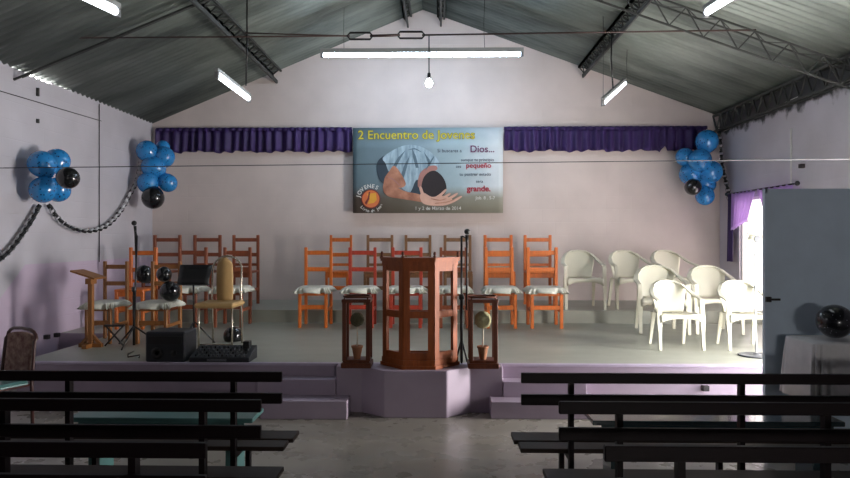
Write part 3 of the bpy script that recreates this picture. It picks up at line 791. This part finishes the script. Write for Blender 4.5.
# ---------------------------------------------------------------- lantern stands with topiary
def lantern(px0, px1, Y, h, label, tl, ballc, ballpx, side):
    x0 = at(px0,360,Y).x; x1 = at(px1,360,Y).x; w = x1-x0; hw = w/2-.015; hd = .10; c = ((x0+x1)/2, Y+.10, SZ+.004)
    t = thing('display_stand', label, 'stand', c, group='wooden display stands flanking the pulpit')
    MB().box((-w/2,-hd-.015,0),(w/2,hd+.015,.045),bev=.005).box((-hw,-hd,.045),(hw,hd,.07),bev=.004).obj('base', 'pulpit_dark', t)
    MB().box((-w/2+.005,-hd-.01,h-.05),(w/2-.005,hd+.01,h-.02),bev=.004).obj('top_board', 'pulpit_dark', t)
    MB().tube([(-w/2+.03,-hd,h),(w/2-.03,-hd,h),(w/2-.01,0,h),(w/2-.03,hd,h),(-w/2+.03,hd,h),(-w/2+.01,0,h)], .009, 6, closed=True).tube([(-w/2+.03,-hd,h-.03),(-w/2+.03,-hd,h)],.007,6).tube([(w/2-.03,-hd,h-.03),(w/2-.03,-hd,h)],.007,6).tube([(-w/2+.03,hd,h-.03),(-w/2+.03,hd,h)],.007,6).tube([(w/2-.03,hd,h-.03),(w/2-.03,hd,h)],.007,6).obj('gallery_rail', 'pulpit_dark', t)
    for sx in (-1,1):
        for sy in (-1,1):
            MB().box((sx*(hw-.012)-.018, sy*(hd-.015)-.014, .06),(sx*(hw-.012)+.018, sy*(hd-.015)+.014, h-.045),bev=.003).obj('corner_post', 'pulpit_dark', t)
    p = thing('potted_topiary', tl, 'plant', (c[0]+side, c[1]-.02, c[2]+.07))
    MB().lathe([(.028,0),(.030,.005),(.046,.095),(.052,.098),(.052,.115),(.044,.117),(.04,.10)], seg=18).obj('pot', 'terracotta', p)
    MB().tube([(0,0,.10),(.002,0,.20),(0,0,.30)], .006, 6).obj('stem', 'stemw', p)
    b = MB(); b.ball((0,0,.345), ballpx*Y/F, seg=24)
    for v in b.bm.verts: v.co += (v.co-Vector((0,0,.345))).normalized()*random.uniform(-.004,.004)
    b.obj('foliage_ball', ballc, p)
lantern(341,371,5.80,.62,'dark wooden open display stand left of the pulpit','small potted topiary ball in the stand left of the pulpit','mossd',7,.0)
lantern(468,499,5.80,.62,'dark wooden open display stand right of the pulpit','cream potted topiary ball in the stand right of the pulpit','moss',8.6,.0)

# ---------------------------------------------------------------- microphone stands, music stand
def mic(c, pole_top, mic_pt, label, boomlow=None, tripod=.2, down=None):
    t = thing('microphone_stand', label, 'microphone stand', c); c = Vector(c)
    b = MB(); b.tube([(0,0,.12), Vector(pole_top)-c], .010, 8); b.tube([(0,0,.02),(0,0,.6)], .014, 8); b.obj('pole', 'black', t)
    for k in range(3):
        a = 2*PI*k/3+.5; MB().tube([(0,0,.22),(tripod*math.cos(a),tripod*math.sin(a),.015)], .009, 6).obj('leg', 'black', t)
    if down is not None:
        MB().tube([Vector(pole_top)-c, Vector(mic_pt)-c-Vector((0,0,.03)), Vector(down)-c], .008, 6).obj('boom', 'black', t)
    m = Vector(mic_pt)-c; top = m+Vector((.0,-.02,.05))
    MB().tube([m+Vector((.0,.02,-.12)), m], [.010,.016], 10).obj('microphone', 'black', t)
    MB().ball(top-Vector((0,0,.02)), .027, seg=14).obj('microphone_head', 'black', t)
    MB().lathe([(.02,-.02),(.024,-.01),(.024,.02),(.018,.03)], seg=12).obj('clutch', 'black', t, loc=(0,0,.6))
    return t
Y_ = 6.02; c = at(461.5,369,Y_); c.z = SZ+.004
mic(c, at(461.5,236,Y_), at(467,235,Y_), 'black microphone stand right of the pulpit', tripod=.06, down=at(466.5,310,Y_))
Y_ = 6.9; c = at(134,349,Y_); c.z = SZ
mic(c, at(137,236,Y_), at(135,226,Y_), 'black microphone stand on the left of the stage', tripod=.26, down=at(136,262,Y_))
c = at(194,345,7.1); c.z = SZ
ms = thing('music_stand', 'black folding music stand behind the speaker box', 'music stand', c)
p0, p1 = at(176,284,7.0)-c, at(212,265,7.12)-c
w0 = p1.x-p0.x
b = MB(); b.grid(lambda u,v: Vector((p0.x+(.012-.024*v if u < .5 else -.0)+w0*u, -.1+.14*v, p0.z+(p1.z-p0.z)*v)), 6, 3); b.obj('desk', 'black', ms, solid=.006)
MB().box((p0.x-.01,-.15,p0.z-.012),(p0.x+w0+.02,-.09,p0.z)).obj('ledge', 'black', ms)
MB().tube([(0,0,.15),(0,-.02,p0.z+.05)], .010, 8).obj('pole', 'black', ms)
for k in range(3):
    a = 2*PI*k/3+.2; MB().tube([(0,0,.25),(.22*math.cos(a),.22*math.sin(a),.01)], .007, 6).obj('leg', 'black', ms)
# small x-shaped folding stand at left
c = at(119,346,7.0); c.z = SZ
xs = thing('folding_stand', 'black crossed leg folding stand beneath the ruffled chair at left', 'stand', c)
for s in (-1,1): MB().tube([(-s*.10,-.1,.012),(s*.09,-.1,.22)], .009, 6).obj('leg', 'black', xs)
MB().box((-.10,-.12,.215),(.10,-.08,.235)).obj('crossbar', 'black', xs)

# wooden reading stand at left
c = at(91,349,6.9); c.z = SZ
rs = thing('reading_stand', 'slim honey wood reading stand with a tilted top by the left wall', 'reading stand', c)
MB().box((-.024,-.024,.03),(.024,.024,.66),bev=.004).obj('post', 'honey', rs)
b = MB(); b.bar((-.15,.0,.80),(.10,-.0,.72),.26,.018,up=(0,0,1)); b.obj('top_board', 'honey', rs)
b = MB(); b.box((-.03,-.06,.66),(.03,.06,.72)); b.obj('bracket', 'honey', rs)
b = MB(); b.bar((-.12,-.0,.02),(.12,0,.02),.05,.04); b.bar((0,-.14,.02),(0,.14,.02),.05,.04); b.bar((-.1,0,.03),(0,0,.14),.03,.03); b.bar((.1,0,.03),(0,0,.14),.03,.03); b.obj('foot', 'honey', rs)

# ---------------------------------------------------------------- cream metal chair
fx = (at(199,348,6.8).x+at(233,348,6.8).x)/2; fw = .172
bx0, bx1 = at(212,330,7.15).x, at(241,330,7.15).x
c = Vector((fx, 6.95, SZ))
cc = thing('cream_chair', 'cream padded metal chair with rounded back on the stage', 'chair', c)
B0 = bx0-fx; B1 = bx1-fx; yb = .20; yf = -.17
zt = .945
pts = [(B0,yb+.04,0),(B0,yb,.45),(B0,yb+.02,.78)]+[((B0+B1)/2-(B1-B0)/2*math.cos(a), yb+.03, .80+.145*math.sin(a)) for a in [PI*k/10 for k in range(0,11)]]+[(B1,yb+.02,.78),(B1,yb,.45),(B1,yb+.04,0)]
MB().tube(pts, .011, 8).obj('back_frame', 'chrome', cc)
for x in (-fw,fw):
    MB().tube([(x,yf,0),(x,yf,.42),(x+(B0+fw if x<0 else B1-fw),yb,.42)], .011, 8).obj('leg', 'chrome', cc)
MB().tube([(-fw,yf,.05),(fw,yf,.05)], .006, 6).obj('stretcher', 'chrome', cc)
b = MB(); b.box((-.215,-.21,.42),(.20,.21,.475), bev=.02); b.obj('seat_pad', 'cream', cc, bev=.008)
xm = (B0+B1)/2-.005
def pad(u,v):
    a = 2*u-1; w = .085*(1-.15*abs(2*v-1)**3); return Vector((xm+a*w, yb-.02-.02*math.cos(a*PI/2), .46+.47*v-(.06*a*a*v)))
b = MB(); b.grid(pad, 10, 12); b.obj('back_pad', 'cream', cc, solid=.04)

# ---------------------------------------------------------------- sound gear
c0, c1 = at(150,366,6.15), at(189,334,6.15); w = (c1.x-c0.x)/2; h = .31
c = Vector(((c0.x+c1.x)/2, 6.20, SZ))
h = .28
sp = thing('speaker_box', 'dark grey speaker box on the stage edge below the music stand', 'speaker', c)
MB().box((-w,-.15,0),(w,.15,h),bev=.012).obj('cabinet', 'blackplastic', sp)
MB().box((-w+.03,-.156,.17),(w-.03,-.149,h-.04)).obj('grille', 'black', sp)
MB().lathe([(.05,-.0),(.055,-.008),(.03,-.004),(.01,.004)], seg=20, axis='Y').obj('woofer', 'black', sp, loc=(-w*.4,-.150,.085))
MB().lathe([(.025,0),(.028,-.006),(.01,-.002)], seg=16, axis='Y').obj('tweeter', 'black', sp, loc=(w*.45,-.150,.085))
c0, c1 = at(193,366,6.15), at(252,349,6.15); w = (c1.x-c0.x)/2
c = Vector(((c0.x+c1.x)/2, 6.19, SZ))
mx = thing('mixing_console', 'black mixing console with rows of knobs on the stage edge', 'mixer', c)
b = MB(); P = [(-.14,0),(.14,0),(.14,.12),(-.14,.045)]
A = [b.bm.verts.new((-w,y,z)) for y,z in P]; B = [b.bm.verts.new((w,y,z)) for y,z in P]; b.bm.faces.new(A); b.bm.faces.new(B[::-1])
for i in range(4): b.bm.faces.new((A[i],A[(i+1)%4],B[(i+1)%4],B[i]))
b.obj('case', 'blackplastic', mx, bev=.006)
for i in range(12):
    for j in range(4):
        y = -.11+.06*j; z = .045+(y+.14)*.075/.28
        MB().lathe([(.009,0),(.008,.018),(.003,.02)], seg=8).obj('knob', 'greyplastic' if (i+j)%3 else 'black', mx, loc=(-w+.05+i*(2*w-.1)/11, y, z))
MB().box((-w*.4,-.143,.012),(w*.25,-.139,.035)).obj('label_strip', 'greyplastic', mx)
MB().box((w*.62,.02,.10),(w*.85,.10,.17),bev=.005).obj('power_unit', 'black', mx)
cab = [Vector((at(x,y,6.5).x, 6.5-(y-350)*.03, SZ+.006)) for x,y in ((128,346),(131,352),(138,357),(144,353),(150,358))]
tag(MB().tube(cab, .006, 6).obj('audio_cable', 'black'), 'thin black cable lying on the stage left of the speaker box', 'cable')

# loose black balloons
def lone(px, py, rp, Y, label, m='balloonk'):
    p = at(px,py,Y); o = balloon_mesh('balloon', rp*Y/F, m, None, p, (.3,.6,-1)); tag(o, label, 'balloon'); return o
lone(170,291,10,7.22,'round black balloon sitting on the ruffled chair behind the speaker box')
lone(164,274,7.6,7.28,'small black balloon leaning against the chair back above another')
lone(144,274,9,7.7,'black balloon among the chairs just right of the left microphone')
lone(233,336,9.5,7.35,'black balloon on the stage floor beneath the cream chair')
bb = lone(835,321,17,4.75,'large black speckled balloon on the cloth in front of the door leaf','balloons')
bb.scale = (1.0,1,.92)

# ---------------------------------------------------------------- padded chair at far left
c = at(-9,330,5.0); c.z = 0
pc_ = thing('padded_chair', 'brown tube chair with patterned padded back at the left edge', 'chair', c, rotz=math.radians(-27)); pc_.scale = (1,1,.945)
arch = [(-.20,.20,0),(-.20,.19,.45),(-.19,.22,.78)]+[(-.13*math.cos(a)-(.06 if a < PI/2 else -.06)*(1 if abs(a-PI/2)>.05 else 0), .235, .80+.075*math.sin(a)) for a in [PI*k/8 for k in range(9)]]+[(.19,.22,.78),(.20,.19,.45),(.20,.20,0)]
MB().tube(arch, .014, 8).obj('back_frame', 'brownframe', pc_)
def pad2(u,v):
    a = 2*u-1; return Vector((a*.165, .205-.0*v+.03*v, .50+.345*v-.03*a*a*v))
MB().grid(pad2, 10, 8).obj('back_pad', 'patterned', pc_, solid=.035)
MB().box((-.20,-.21,.42),(.20,.18,.47),bev=.02).obj('seat_pad', 'teal', pc_)
for x in (-.19,.19): MB().tube([(x,-.19,0),(x,-.19,.43),(x,.19,.43)], .012, 8).obj('leg', 'brownframe', pc_)

# ---------------------------------------------------------------- benches
def bench(label, loc, group, L=2.35, seatmat='benchseat', mirror=1):
    """origin at rail end nearest the aisle, on floor; extends +X*mirror; backrest at y=0, seat toward the stage"""
    t = thing('bench', label, 'bench', loc, group=group)
    def X(a, b_): return (min(a*mirror,b_*mirror), max(a*mirror,b_*mirror))
    x0, x1 = X(0, L)
    MB().box((x0,-.012,.768),(x1,.012,.822),bev=.003).obj('top_rail', 'bench', t)
    MB().box((x0,-.012,.652),(x1,.012,.708),bev=.003).obj('back_rail', 'bench', t)
    for k, a in enumerate((.27, 1.17, 2.07)):
        p0, p1 = X(a-.013, a+.013)
        MB().box((p0,.012,0),(p1,.052,.80)).obj('post', 'bench', t)
        MB().box((p0,.29,0),(p1,.33,.385)).obj('leg', 'bench', t)
        MB().box((p0,.05,.345),(p1,.33,.378)).obj('seat_bearer', 'bench', t)
    s0, s1 = X(-.015, L); MB().box((s0,.205,.378),(s1,.37,.402),bev=.003).obj('seat_board', seatmat, t)
    s0, s1 = X(.005, L); MB().box((s0,.055,.378),(s1,.180,.402),bev=.003).obj('seat_board', 'benchseat', t)
    return t
gr = 'dark wooden benches to the right of the aisle'; gl = 'dark wooden benches to the left of the aisle'
bench('dark wooden bench right of the aisle, closest to the stage', (.43,3.55,0), gr)
bench('dark wooden bench right of the aisle, middle of three rows', (.52,2.93,0), gr)
bench('dark wooden bench at the bottom right, nearest row to the viewer', (.565,2.31,0), gr)
bench('dark wooden bench left of the aisle, closest to the stage', (-.845,3.55,.02), gl, mirror=-1).location.z = 0
bench('dark wooden bench left of the aisle, middle of three rows', (-.79,2.93,0), gl, mirror=-1)
bench('dark wooden bench at the bottom left, nearest row to the viewer', (-.815,2.31,0), gl, mirror=-1)
def tealbench(label, x0, x1, y0=4.17, y1=4.44, m='teal'):
    t = thing('low_bench', label, 'bench', ((x0+x1)/2,(y0+y1)/2,0)); h = (x1-x0)/2; d = (y1-y0)/2
    MB().box((-h,-d,.372),(h,d,.402),bev=.004).obj('seat_board', m, t)
    MB().box((-h+.06,-d+.02,.33),(h-.06,-d+.04,.372)).box((-h+.06,d-.04,.33),(h-.06,d-.02,.372)).obj('apron', m, t)
    for s in (-1,1):
        MB().box((s*(h-.15)-.03,-d+.03,0),(s*(h-.15)+.03,d-.03,.372)).obj('leg', m, t)
    return t
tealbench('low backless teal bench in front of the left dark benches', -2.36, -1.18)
tealbench('low backless teal bench coloured as in shade, in front of the right dark benches', .95, 2.5, m='teal_shaded')

# ---------------------------------------------------------------- door leaf, table, window dressing, fan
LY = 5.15; dx = at(764,300,LY).x; LXE = dx+.98; lt = at(764,189,LY).z
dl = thing('door_leaf', 'large blue grey steel door leaf standing open at the right', 'door', (LXE,LY,0))
w = .98
MB().box((-w,-.015,.03),(-.002,.015,lt-.005),bev=.003).obj('panel', 'door', dl)
MB().box((-w,-.02,lt-.035),(-.002,.02,lt)).box((-w-.002,-.02,.03),(-w+.018,.02,lt)).box((-w,-.02,.03),(-.002,.02,.06)).obj('edge_frame', 'door', dl)
b = MB(); hz = at(770,299,LY).z; b.box((-w+.0,-.045,hz-.02),(-w+.035,-.02,hz+.02)); b.box((-w+.01,-.05,hz-.008),(-w+.10,-.038,hz+.008)); b.obj('handle', 'outlet', dl)
for z in (.5,1.1,1.7): MB().tube([(-.001,-.02,z),(-.001,-.02,z+.1)], .012, 8).obj('hinge', 'steel', dl)
tag(MB().box((-.03,-.008,-.02),(.03,0,.02)).obj('lock_plate', 'outlet', dl, loc=(at(828,388,LY).x-LXE,-.015,at(828,388,LY).z)))
struct(MB().box((LXE+.01,LY-.08,0),(XR,LY+.08,2.3)).obj('wall_porch', 'wall_dark'))
# cloth covered table
TY = 4.8; x0 = at(812,350,4.6).x; t = thing('small_table', 'small table under a pale cloth by the grey door leaf', 'table', ((x0+3.4)/2,TY,0)); t.scale = (1,1,1.12); h = (3.4-x0)/2
MB().box((-h+.04,-.2,.69),(h-.04,.2,.72)).obj('tabletop', 'olive', t)
for sx in (-1,1):
    for sy in (-1,1): MB().box((sx*(h-.09)-.02,sy*.16-.02,0),(sx*(h-.09)+.02,sy*.16+.02,.69)).obj('leg', 'olive', t)
def tc_mesh():
    b = MB(); N = 120; rows = []
    for g, wv, z in ((-.5,0,.732),(0,0,.730),(.01,0,.722),(.015,.02,.62),(.025,.035,.48),(.03,.045,.36)):
        ring = []
        for k in range(N):
            a = 2*PI*k/N; cc_, ss = math.cos(a), math.sin(a); e = .2
            x = (h-.02)*math.copysign(abs(cc_)**e, cc_); y = .22*math.copysign(abs(ss)**e, ss); gg = g+wv*math.sin(a*17)
            ring.append(b.bm.verts.new((x+math.copysign(abs(cc_)**e,cc_)*gg*(.5 if g > -.1 else h), y+math.copysign(abs(ss)**e,ss)*gg*(.5 if g > -.1 else .22), z)))
        rows.append(ring)
    b.bm.faces.new(rows[0])
    for R0, R1 in zip(rows, rows[1:]):
        for k in range(N):
            f = b.bm.faces.new((R0[k],R0[(k+1)%N],R1[(k+1)%N],R1[k])); f.smooth = True
    return b
tcl = tc_mesh().obj('tablecloth', 'tablecloth', loc=((x0+3.4)/2,TY,0), solid=.003); tcl.scale = (1,1,1.12)
tag(tcl, 'pale tablecloth hanging in folds in front of the grey door leaf', 'tablecloth')
# curtain at window
cy0, cy1 = W0-.1, W1+.12
cu = thing('curtain', 'short sheer purple curtain hanging over the bright stage window', 'curtain', (XR-.08,(cy0+cy1)/2,2.20)); hl = (cy1-cy0)/2
MB().tube([(0,-hl-.12,0),(0,hl+.1,0)], .010, 8).obj('rod', 'black', cu)
def cpanel(y0, y1, drop0, drop1, nm):
    def fn(u, v):
        y = y0+(y1-y0)*u; k = 1-.35*v*(1 if v < .6 else 1)
        ym = y1 if drop1 > drop0 else y0
        yy = y+(ym-y)*.35*v
        return Vector((.02*math.sin(u*40)-.0, yy, -(drop0+(drop1-drop0)*u)*v))
    MB().grid(fn, 60, 8).obj(nm, 'curtain', cu, solid=.002)
cpanel(-hl, -hl+.95, .75, .45, 'panel'); cpanel(-hl+.97, hl-.02, .42, .55, 'panel')
def tail(u,v): return Vector((.015*math.sin(u*20), hl-.10+.16*u+.04*v, -1.0*v))
MB().grid(tail, 14, 8).obj('side_panel', 'purple', cu, solid=.002)
for s in (-1,1): MB().ball((0,s*(hl+.11),0), .03).obj('finial', 'black', cu)
# pedestal fan
fy = 6.5; p = at(757,358,fy); c = Vector((p.x, fy+.02, SZ))
fn_ = thing('pedestal_fan', 'small cream pedestal fan beside the door leaf edge', 'fan', c)
MB().lathe([(.16,0),(.165,.008),(.15,.014),(.125,.014),(.12,.010),(.03,.014),(.02,.03)], seg=32).obj('base', 'greyplastic', fn_)
hz = at(755,239,fy).z-SZ; hx = at(755,239,fy).x-c.x
MB().tube([(0,0,.02),(0,.03,hz-.05)], .009, 8).obj('pole', 'white', fn_)
b = MB()
for rr in (.10,.085,.07,.055): b.tube([(hx+rr*math.cos(a*PI/16), -.06+.02*(rr<.09), hz+rr*math.sin(a*PI/16)) for a in range(32)], .0028 if rr<.1 else .006, 5, closed=True)
for k in range(16): a = k*PI/8; b.tube([(hx+.03*math.cos(a),-.065,hz+.03*math.sin(a)),(hx+.10*math.cos(a),-.055,hz+.10*math.sin(a))], .002, 4)
b.obj('grille', 'plastic', fn_)
b = MB()
for k in range(4):
    a0 = k*PI/2; b.poly([(hx,-.03,hz)]+[(hx+.075*math.cos(a0+j*.2),-.035+.012*j*.5,hz+.075*math.sin(a0+j*.2)) for j in range(6)])
b.obj('blade', 'plastic', fn_, solid=.003)
MB().lathe([(.04,.0),(.045,.02),(.04,.07),(.01,.08)], seg=16, axis='Y').obj('motor', 'plastic', fn_, loc=(hx,-.03,hz))
MB().lathe([(.032,-.01),(.034,0),(.03,.01)], seg=16, axis='Y').obj('badge', 'greyplastic', fn_, loc=(hx,-.068,hz))

# ---------------------------------------------------------------- outlets, conduits
def outlet(p, n, label):
    o = MB().box((-.03,-.03,-.025),(.03,.03,.025),bev=.004).box((-.02,-.032,-.015),(-.004,.0,.015)).obj('wall_outlet', 'outlet', loc=p)
    return tag(o, label, 'outlet', 'small dark outlets')
outlet(at(705,388,SY-.012), 0, 'small dark outlet on the bright lilac stage front')
o = outlet(lw(50,337), 0, 'dark wall outlet on left wall, left of a pair'); o.rotation_euler[2] = PI/2; o.location.x = XL+.02
o = outlet(lw(60,335), 0, 'dark wall outlet on left wall, right of a pair'); o.rotation_euler[2] = PI/2; o.location.x = XL+.02
o = outlet(rw(802,166,.02), 0, 'small dark box high on the right wall above the door leaf'); o.rotation_euler[2] = PI/2
def conduit(pts, label, r=.008, m='wire', nm='wall_cable'):
    return tag(MB().tube(pts, r, 6).obj(nm, m), label, 'cable')
def onL(px, py): p = lw(px, py); p.x = XL+.01; return p
def onR(px, py): p = rw(px, py, .01); return p
conduit([onL(-5,88), onL(105,121)], 'thin grey cable sloping along the upper left wall', .005)
conduit([onL(103,104), onL(103,262)], 'thin vertical cable down the left wall', .006)
for y0, y1, lb in ((88,96,'upper'),(119,123,'lower')): conduit([onL(42,y0), onL(42,y1)], 'short dark bracket on the left wall, the %s one' % lb, .02, 'steel', 'wall_bracket')
conduit([onR(724,131), onR(757,116), onR(800,96)], 'pale cable rising along the upper right wall', .008, 'white')
conduit([onR(791,128), onR(791,189)], 'pale vertical conduit on the right wall', .010, 'white')

# ---------------------------------------------------------------- light
W = bpy.data.worlds.new('World'); S.world = W; W.use_nodes = True
bg = W.node_tree.nodes['Background']; bg.inputs[0].default_value = (1,.965,.93,1); bg.inputs[1].default_value = 62.0
def portal(name, x, y0, y1, z0, z1):
    L = bpy.data.lights.new(name, 'AREA'); L.shape = 'RECTANGLE'; L.size = z1-z0; L.size_y = y1-y0; L.cycles.is_portal = True
    o = bpy.data.objects.new(name, L); C.objects.link(o); o.location = (x,(y0+y1)/2,(z0+z1)/2); o.rotation_euler = (0,PI/2,0)
o = bpy.data.objects.new('rear_daylight', bpy.data.lights.new('rear_daylight','AREA')); C.objects.link(o); o.data.shape='RECTANGLE'; o.data.size=HX1-HX0; o.data.size_y=.25; o.data.cycles.is_portal=True; o.location=((HX0+HX1)/2,YF-.16,1.525); o.rotation_euler=(PI/2,0,0)  # portal for the added opening in the front wall
portal('window_daylight', XR+.16, W0, W1, WZ0, WZ1); portal('doorway_daylight', XR+.16, D0, D1, 0, DZ)

cam = bpy.data.cameras.new('camera'); co = bpy.data.objects.new('camera', cam); C.objects.link(co)
co.location = (0,0,CAMZ); co.rotation_euler = (PI/2, 0, YAW); cam.sensor_width = 36; cam.lens = 36*F/850; cam.clip_start = .05
S.camera = co
S.view_settings.view_transform = 'Standard'; S.view_settings.look = 'None'; S.view_settings.gamma = 1; S.view_settings.exposure = .14
S.cycles.use_denoising = True; S.cycles.max_bounces = 8; S.cycles.sample_clamp_indirect = 6
